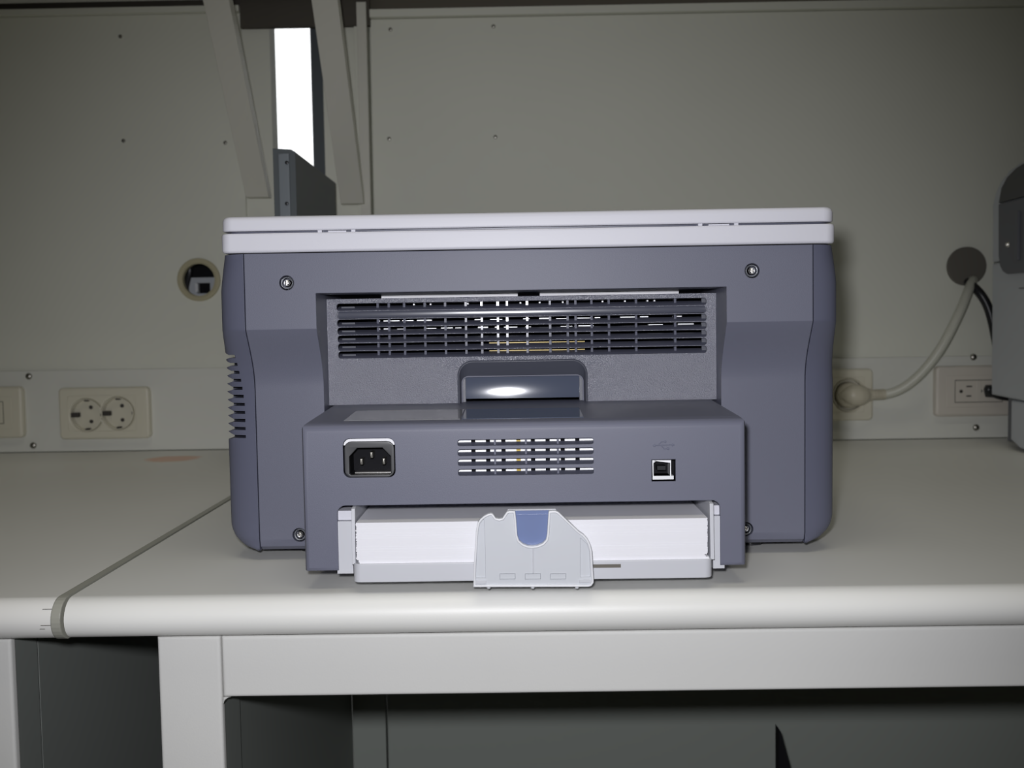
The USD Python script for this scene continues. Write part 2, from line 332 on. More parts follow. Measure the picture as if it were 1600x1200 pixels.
part(da, 'back_panel', bx(xpn + .0005, xg - .0012, YP, YP + .016, .02, zb - .0005), m_under_back)
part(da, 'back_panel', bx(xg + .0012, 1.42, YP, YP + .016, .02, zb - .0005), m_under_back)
db = thing('desk', 'second beige bench at left with an orange stain and scratched edge cap', 'desk', (-0.8, 0.9, 0))
part(db, 'worktop', ex(bench_profile(NOSE - .001), -1.5, xe - .0062), m_top_left)
cap = bench_profile(NOSE - .0014).buffer(.0004)
part(db, 'edge_cap', ex(cap, xe - .0060, xe - .0004), m_edge, 'grey plastic cap on the sawn end of the worktop')
for (p0, p1, py) in ((66, 87, 952.5), (66, 88, 976), (64, 72, 982)):
    a, b = at(p0, py, NOSE + .001), at(p1, py + .6, NOSE + .001)
    yy = NOSE - .0010 + RB - math.sqrt(max(RB ** 2 - (a[2] - (T - RB)) ** 2, 0))
    part(db, 'scratch', bx(a[0], b[0], yy - .0003, yy + .001, a[2] - .0001, a[2] + .0002), m_scratch)
part(db, 'leg', plate(sbox(-.345, 0, X(20, 1080, .6005), zb), .6005, .606, .002, 3), m_frame)
part(db, 'leg_dark_side', bx(-.343, X(20, 1080, .6005) - .0006, .6062, .6345, .0, zb), m_under)  # same added dark box, darkening the left leg's side by colour
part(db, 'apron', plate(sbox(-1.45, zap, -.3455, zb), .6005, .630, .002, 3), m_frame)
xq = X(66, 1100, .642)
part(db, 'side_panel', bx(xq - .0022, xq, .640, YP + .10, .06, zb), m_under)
part(db, 'leg', plate(sbox(-1.49, 0, -1.45, zb), .6005, .634, .002, 3), m_frame)

fz = Z(1213, 1131, 1.0)
fin = Polygon([(X(1211.5, 1131, 1.0), fz)] + [(X(px, py, 1.0), Z(px, py, 1.0)) for px, py in ((1214.5, 1135), (1219, 1152), (1224, 1170), (1228, 1185), (1230.5, 1200), (1233, 1240))] + [(X(1236, 1300, 1.0), .40), (X(1236, 1300, 1.0), 0.0), (X(1212, 1200, 1.0), 0.0)])
one('upright_blade', ey(fin, .985, 1.0), m_void, 'thin dark upright blade with a pointed curved tip standing under the bench', 'blade')

# ------------------------------------------------------------ the printer
YB, YL, YD, YX = 0.666, 0.685, 0.702, 0.605
pr = thing('printer', 'grey multifunction laser printer with white scanner lid seen from the back', 'printer', (0, 0.85, T))
sx0, sx1 = X(343.2, 370, YB), X(1307, 365, YB)
zl1, zl0 = Z(825, 330.5, YB), Z(825, 354.2, YB)
zs1, zs0 = Z(825, 357.2, YB), Z(825, 388, YB)
part(pr, 'lid', plate(rr(sx0 + .0005, YB - .001, sx1 - .0008, YB + .325, .008, 6), zl0, zl1, .0012, 3, 'z', .0035), m_white, 'white scanner lid')
part(pr, 'scanner_base', plate(rr(sx0, YB - .0012, sx1, YB + .325, .007, 6), zs0, zs1, .002, 3, 'z', .0016), m_white, 'white scanner base')
part(pr, 'lid_seam', plate(rr(sx0 + .004, YB + .004, sx1 - .004, YB + .32, .007, 6), zs1 - .001, zl0 + .001, 0, 3, 'z'), m_slat)
for a, b in ((496, 555), (1091, 1154)):
    x0, x1 = X(a, 356, YB), X(b, 352, YB); zm = (zs1 + zl0) / 2
    h = part(pr, 'hinge', [bx(x0, x0 + .0028, YB + .0002, YB + .02, zs1 - .0003, zl0 + .0003), bx(x1 - .0028, x1, YB + .0002, YB + .02, zs1 - .0003, zl0 + .0003), bx(x0 + .0068, x1 - .006, YB + .0004, YB + .02, zs1 - .0003, zm + .0003)], m_white)

zbt = Z(825, 855.5, YL); zcr = Z(825, 508.5, YB); zce = Z(825, 600, YL)
ts = np.linspace(0, 1, 13)
prof = [(YB + .0006, zs0 - .0006), (YB, zcr + .001)] + [(YB + (YL - YB) * math.sin(math.pi / 2 * t) ** 1.1, zcr + (zce - zcr) * t) for t in ts] + [(YL, zbt + .008), (YL + .0015, zbt + .003), (YL + .006, zbt)]
pz = np.array([p[1] for p in prof][::-1]); py_ = np.array([p[0] for p in prof][::-1])
def yback(z): return float(np.interp(z, pz, py_))
body_prof = Polygon(prof + [(YB + .32, zbt), (YB + .32, zs0 - .0006)])
seam0, seam1 = X(381.5, 450, YB), X(1271, 450, YB)
body = ex(body_prof, seam0 + .0004, seam1 - .0004)
ox0, ox1 = X(494, 490, YB), X(1135.5, 490, YB); ozt = Z(820, 453, YB)
tx0, tx1 = X(527.5, 840, YX), X(1126, 840, YX)
body -= bx(ox0, ox1, .60, YD + .12, Z(825, 640, YD), ozt)
body -= bx(tx0, tx1, .60, .93, zbt - .01, Z(825, 770, YX))
screws = [(447.5, 442, YB), (1175.5, 423, YB), (468, 836, YL), (1166, 827, YL)]
for px, py, Y in screws:
    c = at(px, py, Y); body -= cyl_y((c[0], c[2]), .0049, Y - .01, Y + .012)
part(pr, 'rear_panel', body, m_grey)
for px, py, Y in screws:
    c = at(px, py, Y); c[1] = Y
    part(pr, 'screw_washer', lathe_y([(.0033, .0016), (.0038, .0010), (.0042, .0018), (.0042, .004), (.0033, .004), (.0033, .0016)], c, 24), m_dull)
    head = tm(lathe_y([(0, .0006), (.0012, .0008), (.0021, .0016), (.0024, .0026), (.0024, .011), (0, .011)], c, 20))
    hm = m3.Manifold(m3.Mesh(np.asarray(head.vertices, np.float32), np.asarray(head.faces, np.uint32)))
    try:
        hh = hm - bx(c[0] - .0016, c[0] + .0016, Y - .01, Y + .0021, c[2] - .0003, c[2] + .0003) - bx(c[0] - .0003, c[0] + .0003, Y - .01, Y + .0021, c[2] - .0016, c[2] + .0016)
        head = hh if hh.num_tri() > 20 else head
    except Exception: pass
    part(pr, 'screw', head, m_steel, 'bright steel crosshead screw')

# side covers: the panel's profile carried round the corner
def side_cover(xs_, xo, sign, left):
    rows, zs_ = [], np.concatenate([np.linspace(zbt, zbt + .02, 11), np.linspace(zbt + .025, zcr - .001, 26), [zcr, zcr + .001], np.linspace(zcr + .005, zs0 - .0006, 12)])
    rb = .019
    for z in zs_:
        x_ = xo
        if z < zbt + rb: x_ = xo - sign * (rb - math.sqrt(max(rb ** 2 - (rb - (z - zbt)) ** 2, 0)))
        zt = Z(343, 455, YB)
        if z > zt: x_ -= sign * .0035 * ((z - zt) / (zs0 - zt)) ** 1.2
        x_ += sign * .0038 * min(1, max(0, (zcr - z) / (zcr - zce)))
        y = yback(max(z, zbt + .006) if z < zbt + .006 else z)
        bez = [((1 - t) ** 2 * xs_ + 2 * t * (1 - t) * (xs_ + (x_ - xs_) * .97) + t * t * x_, (1 - t) ** 2 * y + 2 * t * (1 - t) * (y + .0035) + t * t * (y + .018)) for t in np.linspace(0, 1, 9)]
        pts = bez + [(x_, YB + .15), (x_ - sign * .0001, YB + .30), (xs_, YB + .30)]
        rows.append([(a, b, z) for a, b in pts])
    v = np.array(rows); n, mm = v.shape[:2]; v = v.reshape(-1, 3); f = []
    for k in range(n - 1):
        for i in range(mm):
            j = (i + 1) % mm; f += [[k * mm + i, k * mm + j, (k + 1) * mm + j], [k * mm + i, (k + 1) * mm + j, (k + 1) * mm + i]]
    for k, fl in ((0, 1), (n - 1, 0)):
        for i in range(1, mm - 1):
            t = [k * mm, k * mm + i, k * mm + i + 1]; f.append(t[::-1] if fl else t)
    g = trimesh.Trimesh(v, f, process=False); trimesh.repair.fix_normals(g)
    return m3.Manifold(m3.Mesh(np.asarray(g.vertices, np.float32), np.asarray(g.faces, np.uint32)))
xol, xor_ = X(343.2, 470, YB + .012), X(1309.5, 470, YB + .012)
cl = side_cover(seam0 - .0003, xol, -1, True)
zv = [Z(360, 555.7 + 12.27 * k, .705) for k in range(11)]; hp = (zv[0] - zv[1]) / 2
xin0, xin1 = X(374, 556, .692), X(386, 678, .690)
xout0, xout1 = X(351, 556, .72), X(357, 678, .72)
for k, z in enumerate(zv):
    xi = xin0 + (xin1 - xin0) * min(1, (k / 6.0)) ; xe_ = xol + .0024
    cut = Polygon([(xi, z - .0010), (xi, z + .0010), (xe_ + .0006, z + .0010), (xe_, z + .0013), (xol - .004, z + hp * 1.25), (xol - .004, z - hp * 1.05), (xe_, z - .0013), (xe_ + .0006, z - .0010)])
    cl -= ey(cut, .60, .7165)
vzb, vzt = zv[-1] - .004, zv[0] + .004
cl -= bx(xol + .0045, seam0 - .003, .716, .80, vzb, vzt)
part(pr, 'vent_dark_fill', bx(xol + .0048, seam0 - .0033, .7175, .79, vzb + .0003, vzt - .0003), m_void)  # black box added inside so the flash-lit slots look dark and deep
part(pr, 'side_cover', cl, m_side, 'left side cover with a louvred vent at its corner')
part(pr, 'side_cover', side_cover(seam1 + .0003, xor_, 1, False), m_side)
for fx in (seam0 + .03, seam1 - .03):
    for fy in (YL + .035, YB + .27):
        part(pr, 'foot', m3.Manifold.cylinder(zbt - T + .001, .009, .009, 24).translate((fx, fy, T + .0002)), m_black)

# rear door with its louvres
dx0, dx1 = X(513.2, 600, YD), X(1120.7, 590, YD)
dzt, dzb = Z(815, 462.5, YD), Z(815, 629, YD)
rowy = [474.6, 487.1, 499.6, 512.1, 524.5, 537.0, 549.4]          # top of each slot at x = 540
sl0, sl1 = X(526.5, 500, YD), X(1104, 495, YD)
ztop = [Z(540, y, YD) for y in rowy]; sh_ = 10.6 * YD / FPX; kpx = YD / FPX
holes = [rr(sl0 + .0004 * k / 6, z - sh_, sl1, z, .0018, 4) for k, z in enumerate(ztop)]
hx0, hx1, hz1 = X(715, 595, YD), X(918, 590, YD), Z(816, 562, YD)
door = sbox(dx0, dzb, dx1, dzt) - unary_union(holes) - rr(hx0 + .001, dzb - .02, hx1 - .001, hz1 - .001, .009, 6)
dr = part(pr, 'rear_door', plate(door, YD, YD + .0028, .0004, 2), m_door, 'pebble-textured rear door with louvres')
part(pr, 'door_return', [bx(dx0, dx0 + .002, YD + .0028, YD + .02, dzb, dzt), bx(dx1 - .002, dx1, YD + .0028, YD + .02, dzb, dzt), bx(dx0, dx1, YD + .0028, YD + .02, dzt - .002, dzt)], m_slat)
for k, z in enumerate(ztop):
    zb_ = z - sh_
    if k == 1:
        c0, r_ = z - sh_ * .45, sh_ * .52
        a = np.linspace(math.radians(100), math.radians(262), 12)
        p = Polygon([(YD + .0018 + r_ * .22 * math.cos(t), c0 + r_ * math.sin(t)) for t in a] + [(YD + .006, zb_ - .0004), (YD + .006, z + .0004)])
        part(dr, 'slat', ex(p, sl0, sl1), m_slat_gloss, 'solid glossy rounded slat')
    else:
        p = Polygon([(YD + .0006, zb_ - .0002), (YD + .0032, zb_ + .0016), (YD + .0090, zb_ + .0031), (YD + .0090, zb_ + .0022), (YD + .0030, zb_ - .0002)])
        part(dr, 'slat', ex(p, sl0, sl1), m_slat)
        for a, b in ((534, 555), (1096, 1103)):
            part(dr, 'slot_end', bx(X(a, 500, YD + .004), X(b, 500, YD + .004), YD + .0034, YD + .006, zb_ + .0012, zb_ + (.0028 if a < 600 else .0046)), m_frame_dark)
ribx = [590.6, 608, 632, 664, 696, 728, 752.8, 778, 792.5, 823.8, 859.5, 887, 899.5, 924.5, 951.5, 994, 1055]
for q in ribx:
    x = X(q, 505, YD + .004)
    part(dr, 'rib', bx(x - .0008, x + .0008, YD + .0040, YD + .0095, ztop[6] - sh_ - .001, ztop[0] + .001), m_rib)
# handle recess
hood_o = rr(hx0, dzb - .012, hx1, hz1, .0105, 7); hood_i = rr(X(722, 600, YD + .006), dzb - .012, X(911, 595, YD + .006), Z(817, 587, YD + .006), .0046, 7)
zi = Z(817, 587, YD)
def loft(rings_, capped=False):
    """Rings of equal length, each (x, z) with its y, joined into a skin and closed back on itself."""
    n = len(rings_[0][0]); v = np.vstack([np.column_stack([r[:, 0], np.full(n, y), r[:, 1]]) for r, y in rings_]); f = []; m_ = len(rings_)
    for k in range(m_):
        a, b = k * n, ((k + 1) % m_) * n
        for q in range(n):
            w_ = (q + 1) % n; f += [[a + q, a + w_, b + w_], [a + q, b + w_, b + q]]
    g = trimesh.Trimesh(v, f, process=False); trimesh.repair.fix_normals(g)
    return m3.Manifold(m3.Mesh(np.asarray(g.vertices, np.float32), np.asarray(g.faces, np.uint32)))
ro, ri = rings(hood_o)[0], rings(hood_i)[0]
ri = ri if len(ri) == len(ro) else ri
fr = loft([(off(ro, .0009), YD - .0012), (off(ro, .0014), YD - .0012), (off(ri, -.0006), YD + .0055), (ri, YD + .0062), (off(ri, -.0005), YD + .0085), (ro, YD + .0085), (ro, YD - .0006)])
fr = fr ^ bx(hx0 - 1, hx1 + 1, 0, 2, dzb - .0005, hz1 + 1)
part(dr, 'handle_frame', fr, m_frame_dark, 'smooth dark hood round the handle recess', smooth=40)
rim_h = hood_i.buffer(.0004) - hood_i.buffer(-.0005)
part(dr, 'handle_edge_highlight', plate(rim_h & sbox(-5, dzb, 5, 5), YD + .0052, YD + .0066, 0), m_grey)  # lighter rim painting in the highlight along the recess's inner edge
xa, xb = X(719, 605, YD), X(914, 600, YD)
a = np.linspace(0, 1, 9)
pk = [(YD + .0080 - .00106 * t ** 2.2, zi + .0015 + (dzb + .0012 - zi) * t) for t in a]
part(dr, 'handle_recess', ex(Polygon(pk + [(YD + .014, pk[-1][1]), (YD + .014, pk[0][1])]), xa + .0035, xb - .0035), m_gloss, 'glossy concave finger recess')
part(dr, 'recess_cheek', [bx(xa, xa + .0036, YD + .0065, YD + .014, dzb, zi + .001), bx(xb - .0036, xb, YD + .0065, YD + .014, dzb, zi + .001), bx(xa, xb, YD + .0086, YD + .014, zi + .0008, zi + .003)], m_frame_dark)
# what shows behind the louvres and above the door
zr1 = Z(820, 457.6, YD + .012); zr0 = Z(820, 463.5, YD + .008)
for a, b in ((592, 809), (844, 1065)):
    part(pr, 'transfer_bar', bx(X(a, 462, YD + .008), X(b, 460, YD + .008), YD + .0205, YD + .03, zr0 - .003, zr1), m_bright, 'bright metal bar above the rear door')
part(pr, 'pocket_back', bx(ox0, ox1, YD + .06, YD + .07, Z(825, 640, YD), ozt + .0), m_void)
rng = np.random.default_rng(4)
bits = []
for k, rx in ((2, (600, 1085)), (3, (600, 1085))):
    x = rx[0]
    while x < rx[1]:
        wd = rng.uniform(5, 26); zc = ztop[k] - sh_ * .34
        if rng.random() < .62: bits.append(bx(X(x, 505, YD + .02), X(x + wd, 505, YD + .02), YD + .018, YD + .024, zc - .0006, zc + rng.uniform(.0002, .0009)))
        x += wd + rng.uniform(3, 16)
for q in (646, 672, 730, 812, 842, 878, 940, 975, 1010, 1021):
    bits.append(bx(X(q, 480, YD + .02), X(q + 2.4, 480, YD + .02), YD + .018, YD + .024, ztop[0] - sh_ * .55, ztop[0] - .0004))
part(pr, 'inner_chassis', bits, m_zinc, 'bits of bright metal chassis seen through the louvres')
for k in (5, 6):
    zc = ztop[k] - sh_ * .46
    part(pr, 'gear_strip', bx(X(765, 545, YD + .02), X(913, 543, YD + .02), YD + .014, YD + .02, zc - .0002, zc + .0012), m_yellow, 'yellow strip inside the printer')

# lower rear housing
cx0, cx1 = X(475.5, 780, YX + .006), X(1163.5, 770, YX + .006)
hz0 = Z(825, 888, YX); zt_f = Z(815, 657.5, YX + .004); zt_b = Z(815, 628.5, YD)
slope = (zt_b - zt_f) / (YD - YX - .004)
a = np.linspace(0, math.pi / 2, 7); rf = .0055
sp = [(YD + .012, hz0), (YD + .012, zt_b + slope * .012), (YX + rf + .004, zt_f + .0006)] + [(YX + rf - rf * math.sin(t), zt_f - rf + rf * math.cos(t)) for t in a] + [(YX + .0004, hz0 + .002), (YX + .0015, hz0)]
side_sh = Polygon(sp)
hxo = (cx0, cx1)
front_sh = rr(cx0, hz0 - .03, cx1, zt_f + .02, .0055, 6) & sbox(cx0, hz0, cx1, zt_f + .02)
def top_round(mf): return mf
plan = rr(cx0, YX, cx1, YD + .05, .0052, 6)
house = ex(side_sh, cx0 - .01, cx1 + .01) ^ ez(plan, hz0 - .01, zt_b + .02)
# round the long top corners
tc = ey(rr(cx0, hz0 - .05, cx1, zt_f + .0004, .0058, 6), YX - .01, YD + .03)
house = house ^ m3.Manifold.batch_hull([ey(rr(cx0, hz0 - .05, cx1, zt_f + .0006, .0058, 6), YX - .01, YX + .004), ey(rr(cx0, hz0 - .05, cx1, zt_b + slope * .02 + .0004, .0058, 6), YD + .02, YD + .03)])
cav = m3.Manifold.batch_hull([bx(cx0 + .004, cx1 - .004, YX + .0028, YX + .003, Z(825, 772, YX), zt_f - .005), bx(cx0 + .004, cx1 - .004, YD, YD + .02, Z(825, 772, YX), zt_b - .003)])
house -= cav
zlip = Z(825, 786, YX)
tray_cut = rr(tx0, hz0 - .05, tx1, zlip, .0052, 6)
house -= ey(tray_cut, .5, YD + .05)
srow = [(687.5, 697.3), (702.5, 712.8), (717.6, 728.2), (733.4, 743.8)]
vx0, vx1 = X(715.5, 715, YX), X(927.5, 712, YX)
for a_, b_ in srow:
    house -= ey(rr(vx0, Z(716, b_, YX), vx1, Z(716, a_, YX), .0012, 3), YX - .01, YX + .02)
ix0, ix1, iz0, iz1 = X(536, 716, YX), X(617.5, 716, YX), Z(577, 746.3, YX), Z(577, 685, YX)
house -= ey(rr(ix0, iz0, ix1, iz1, .0042, 5), YX - .01, YX + .02)
ux0, ux1, uz0, uz1 = X(1018.2, 734, YX), X(1055.8, 734, YX), Z(1037, 752.3, YX), Z(1037, 718, YX)
house -= bx(ux0, ux1, YX - .01, YX + .02, uz0, uz1)
part(pr, 'rear_housing', house, m_grey, 'projecting lower rear housing with sockets and vent slots')
# vent slots: bars behind
zz0, zz1 = Z(820, 748, YX), Z(820, 680, YX)
dark_at = [739.5, 762.5, 786.5, 810, 832.5, 855.5, 879, 902]
zin = Z(820, 745, YX + .007)
chs = sbox(vx0 - .01, zz0 - .004, vx1 + .01, zz1 + .004)
for q in dark_at:
    for k, (a_, b_) in enumerate(srow):
        x = X(q + .4, 715, YX + .007); zt_ = Z(q, (a_ + b_) / 2 - (q - 716) * .0155 , YX + .007)
        chs = chs - sbox(x - .0013, zt_ - .0022, x + .0013, zt_ + .0022)
part(pr, 'vent_screen', plate(chs, YX + .0066, YX + .0076, 0), m_zinc, 'bright perforated metal screen behind the vent slots')
part(pr, 'vent_screen_back', bx(vx0 - .012, vx1 + .012, YX + .0105, YX + .0120, zz0 - .005, zz1 + .005), m_void)
part(pr, 'inner_strip', [bx(X(q - 4, 715, YX + .0085), X(q + 4, 715, YX + .0085), YX + .0080, YX + .0092, Z(816, 745, YX), Z(816, 690, YX)) for q in (810,)], m_yellow)
for a_, b_ in srow:                       # each slot's sloping lower sill
    za, zb_ = Z(716, a_, YX), Z(716, b_, YX); hh = za - zb_
    part(pr, 'slot_sill', ex(Polygon([(YX + .0010, zb_ - .0003), (YX + .0026, zb_ + hh * .10), (YX + .0062, zb_ + hh * .43), (YX + .0062, zb_ - .0003)]), vx0 - .0005, vx1 + .0005), m_slat)
for q in (773.5, 822, 872):
    x = X(q, 715, YX + .002)
    part(pr, 'vent_rib', bx(x - .0006, x + .0006, YX + .0026, YX + .0064, zz0, zz1), m_grey)
# mains inlet
sk = thing  # (no new thing: the inlet is part of the printer)
inn = lambda d: rr(ix0 + d, iz0 + d * .9, ix1 - d, iz1 - d * 1.6, .0036, 5)
dk = .0014
i0, i1, j0, j1 = X(547, 716, YX + .004), X(611.5, 716, YX + .004), Z(577, 740.5, YX + .004), Z(577, 699, YX + .004)
ch = .0052
din = Polygon([(i0, j0 + .0008), (i0 + .0008, j0), (i1 - .0008, j0), (i1, j0 + .0008), (i1, j1 - ch), (i1 - ch * .95, j1), (i0 + ch * .95, j1), (i0, j1 - ch)])
ou = rr(X(538.5, 716, YX + .002), Z(577, 745.5, YX + .002), X(616.5, 716, YX + .002), Z(577, 689.3, YX + .002), .0046, 5)
inlet = part(pr, 'power_inlet', plate(ou - din, YX + .0006, YX + .0030, .0005, 2), m_grey_black, 'black three-pin mains inlet')
part(inlet, 'inlet_cup', ey(ou.buffer(-.0004) - din.buffer(-.00005), YX + .0031, YX + .0170) + ey(ou.buffer(-.0004), YX + .0170, YX + .0185), m_void)
bz = rr(ix0 + .0003, iz0 + .0003, ix1 - .0003, iz1 - .0003, .0040, 5) - ou.buffer(.0001)
part(inlet, 'bezel_glare', plate(bz & sbox(-5, iz1 - .0042, 5, 5), YX + .0012, YX + .010, 0), m_bright, 'white edge along the top of the inlet painting in the flash glare')  # flash glare on the tilted metal edge, painted as near-white colour
zp_lo = (j0 + j1) / 2 - .0012
for q, dz in ((564.5, 0), (580.5, .0040), (599.5, 0)):
    x = X(q, 720, YX + .008)
    part(inlet, 'pin', plate(rr(x - .0010, zp_lo - .0020 + dz, x + .0010, zp_lo + .0020 + dz, .0004, 2), YX + .008, YX + .0175, .0006, 2), m_screw_dark)
part(inlet, 'contact_plate', bx(i0 + .0025, i1 - .0008, YX + .006, YX + .0168, j0 + .0001, j0 + .0009), m_steel, 'shiny floor of the inlet')
# USB socket
uc = (ux0 + ux1) / 2 - .0012; s0, s1, t0, t1 = X(1020, 734, YX), X(1049.5, 734, YX), Z(1035, 747, YX), Z(1035, 719.5, YX)
usbo = sbox(s0, t0, s1, t1); usbi = Polygon([(s0 + .0007, t0 + .0012), (s1 - .0007, t0 + .0012), (s1 - .0007, t1 - .0018), (s1 - .0026, t1 - .0003), (s0 + .0026, t1 - .0003), (s0 + .0007, t1 - .0018)])
usb = part(pr, 'usb_port', plate(usbo - usbi, YX + .0012, YX + .014, .0002, 2), m_zinc, 'square metal data port')
part(usb, 'port_cavity', ey(usbi.buffer(.0001), YX + .0115, YX + .0135), m_void)
part(usb, 'port_tongue', bx((s0 + s1) / 2 - .0026, (s0 + s1) / 2 + .0026, YX + .0030, YX + .0115, (t0 + t1) / 2 - .0010, (t0 + t1) / 2 + .0016), m_black)
part(usb, 'port_lip', bx(s0, X(1053, 747, YX), YX + .0008, YX + .012, t0 - .0010, t0 + .0012), m_zinc)
part(usb, 'port_well', [bx(ux0 - .001, ux1 + .001, YX + .0125, YX + .015, uz0 - .001, uz1 + .001)], m_void)
# USB trident mark, raised
def P(px, py): return (X(px, py, YX), Z(px, py, YX))
tri = [LineString([P(1022, 696), P(1051, 695)]).buffer(.00034), LineString([P(1028, 696), P(1033, 690.5), P(1039, 690)]).buffer(.00032), LineString([P(1033, 696), P(1038, 701.5), P(1042, 701)]).buffer(.00032),
       Point(P(1022.5, 696)).buffer(.00085), Point(P(1039.5, 690)).buffer(.00075), sbox(P(1042, 0)[0], P(0, 702.6)[1] + .0000, P(1045.5, 0)[0], P(0, 702.6)[1] + .0013)]
c_ = P(1050, 695.2); tri.append(Polygon([(c_[0], c_[1] + .0009), (c_[0] + .0018, c_[1]), (c_[0], c_[1] - .0009)]))
c_ = P(1042, 701); tri[5] = sbox(c_[0], c_[1] - .0007, c_[0] + .0014, c_[1] + .0007)
part(pr, 'usb_symbol', ey(unary_union(tri), YX - .0001, YX + .0008), m_side, 'moulded trident data symbol')
# rating label on the sloping top of the housing
def ztop_at(y): return zt_f + .0006 + (zt_b - zt_f - .0006) * (y - YX - .0095) / (YD - YX - .0095)
for (a0, b0, mm, nm, lb) in ((537, 719, m_label, 'rating_label', 'grey film label on top of the housing'), (721.5, 912, m_gloss, 'glossy_strip', 'glossy strip on top of the housing below the handle')):
    y0, y1 = YX + .012, YX + .060
    xL, xR = X(a0, 655, y0), X(b0, 653, y0)
    v = [(xL, y0, ztop_at(y0)), (xR, y0, ztop_at(y0)), (xR, y1, ztop_at(y1)), (xL, y1, ztop_at(y1))]
    pts = np.array(v + [(p[0], p[1], p[2] + .00035) for p in v], np.float32)
    part(pr, nm, m3.Manifold.hull_points(pts), mm, lb)

# paper tray
fy = .600
tr_z0, tr_z1 = Z(830, 905.5, .598), Z(830, 876.5, .598)
u0, u1 = X(553, 895, fy), X(1112, 890, fy)
tray = part(pr, 'paper_tray', [plate(rr(u0, fy - .002, u1, .90, .006, 6), tr_z0 + .0005, tr_z0 + .003, 0, 2, 'z'), ], m_tray, 'pale grey paper tray')
part(tray, 'tray_lip', plate(rr(u0, fy - .004, u1, fy + .010, .0048, 6) - sbox(X(742, 890, fy), fy - .0041 + .0045, X(926, 890, fy), fy + .02), tr_z0, tr_z1, .0006, 2, 'z', .0006), m_tray)
part(tray, 'notch', bx(X(926, 884, fy), X(969, 884, fy), fy - .0042, fy + .001, Z(947, 884.5, fy), Z(947, 880, fy) + .0003), m_disc)
for (a0, a1, sgn) in ((530, 552.5, -1), (1112.8, 1128, 1)):
    zlo, zhi = Z(830, 898, .606), Z(830, 806.5, .615)
    part(tray, 'tray_end', bx(X(a0, 850, .610) - (0.001 if sgn < 0 else 0), X(a1, 850, .610) + (0.001 if sgn > 0 else 0), .607, .70, zlo + .002, zhi), m_tray)
    part(tray, 'tray_block', bx(X(a0, 850, .612), X(a1, 850, .612), .609, .70, zhi + .0004, zhi + .0062), m_white)
for (a0, a1) in ((549.5, 555), (1110, 1116)):
    fin_ = Polygon([(fy - .0005, tr_z1 - .001), (fy + .002, Z(830, 792, fy)), (fy + .010, Z(830, 788.5, fy)), (fy + .10, Z(830, 788.5, fy)), (fy + .10, tr_z1)])
    part(tray, 'side_guide', ex(fin_, X(a0, 850, fy), X(a1, 850, fy)), m_tray)
# rear paper stop
yg = .587
def Q(px, py): return (X(px, py, yg), Z(px, py, yg))
gp = [(739.5, 917), (740, 905), (740.5, 881), (742.5, 850), (744, 828), (746.5, 816), (750.5, 810.5), (756, 806), (762, 802.8), (767.5, 801.6), (770.5, 803), (774.8, 809.3), (780, 810.6), (785, 809.2), (789, 803), (792, 799), (796, 798.2), (805, 798.2),
      (806.6, 812), (808.4, 836), (811, 844), (817, 849.5), (824.5, 852.6), (832, 853.2), (840, 852.2), (848, 848.6), (853, 843), (854.8, 834), (856, 812), (857, 800), (858.5, 798.2), (868, 797.8), (873, 800), (881, 807.5), (892, 818), (904.5, 830), (912, 835), (918, 842), (922, 850), (924.6, 860), (926, 881), (927.5, 903), (927.5, 910), (924, 915), (919, 916.6)]
def clean(pts): return Polygon([Q(*p) for p in pts]).buffer(0)
gpoly = clean(gp)
strips = [clean(q) for q in ([(746.5, 822), (756, 809.5), (758, 858), (758.5, 903), (743.5, 903)], [(907, 841), (917, 850), (921, 862), (922.5, 901), (907, 902)])]
guide = part(pr, 'paper_stop', [plate(gpoly, yg + .0010, yg + .0030, .0003, 2), plate(gpoly.buffer(-.0002) - unary_union(strips), yg, yg + .0010, .0003, 2)], m_tray_face, 'translucent-looking pale grey paper stop with a U-shaped notch')
rim = gpoly - gpoly.buffer(-.0013)
part(guide, 'stop_rim', plate(rim.simplify(.00002), yg - .0011, yg + .0004, .0004, 2), m_rim, smooth=30)
for a0 in (781, 820.5, 860):
    part(guide, 'embossed_tab', plate(clean([(a0, 896.5), (a0, 904.8), (a0 + 24, 904.4), (a0 + 24, 896.1)]).exterior.buffer(.00016), yg - .0003, yg + .0004, 0), m_dev)
part(guide, 'centre_seam', plate(clean([(832.2, 856), (834.2, 856), (834.2, 895), (832.2, 895)]), yg - .0006, yg + .0003, .0002, 2), m_tray)
for a0 in (763.5, 832.5, 901.5):
    c = Q(a0, 918); part(guide, 'stop_foot', m3.Manifold.sphere(.0012, 16).translate((c[0], yg + .001, c[1])), m_tray)
part(guide, 'stop_ledge', bx(X(740, 910, yg), X(760, 910, yg), yg - .0007, yg + .0005, Z(750, 912.5, yg), Z(750, 907, yg)), m_tray)
part(guide, 'stop_ledge', bx(X(905, 908, yg), X(926, 908, yg), yg - .0007, yg + .0005, Z(915, 910.5, yg), Z(915, 905.5, yg)), m_tray)
bt = clean([(805, 798.5), (804, 856), (858, 855), (858.5, 798)]) & gpoly.buffer(.02)
part(guide, 'finger_tab', [plate(bt, yg + .0034, yg + .0052, 0), plate(clean([(807, 806.4), (856.5, 805.6), (856.5, 804.8), (807, 805.6)]), yg + .0026, yg + .004, 0)], m_blue, 'blue-grey plastic panel showing in the notch of the stop')
part(guide, 'tab_edge', [bx(X(793, 797, yg), X(869, 797, yg), yg + .003, yg + .0062, Z(831, 799, yg), Z(831, 797.2, yg))], m_tray)
part(guide, 'stop_base', bx(X(742, 912, yg), X(925, 912, yg), yg + .0015, fy + .002, Z(830, 914, yg), Z(830, 909, yg)), m_tray)

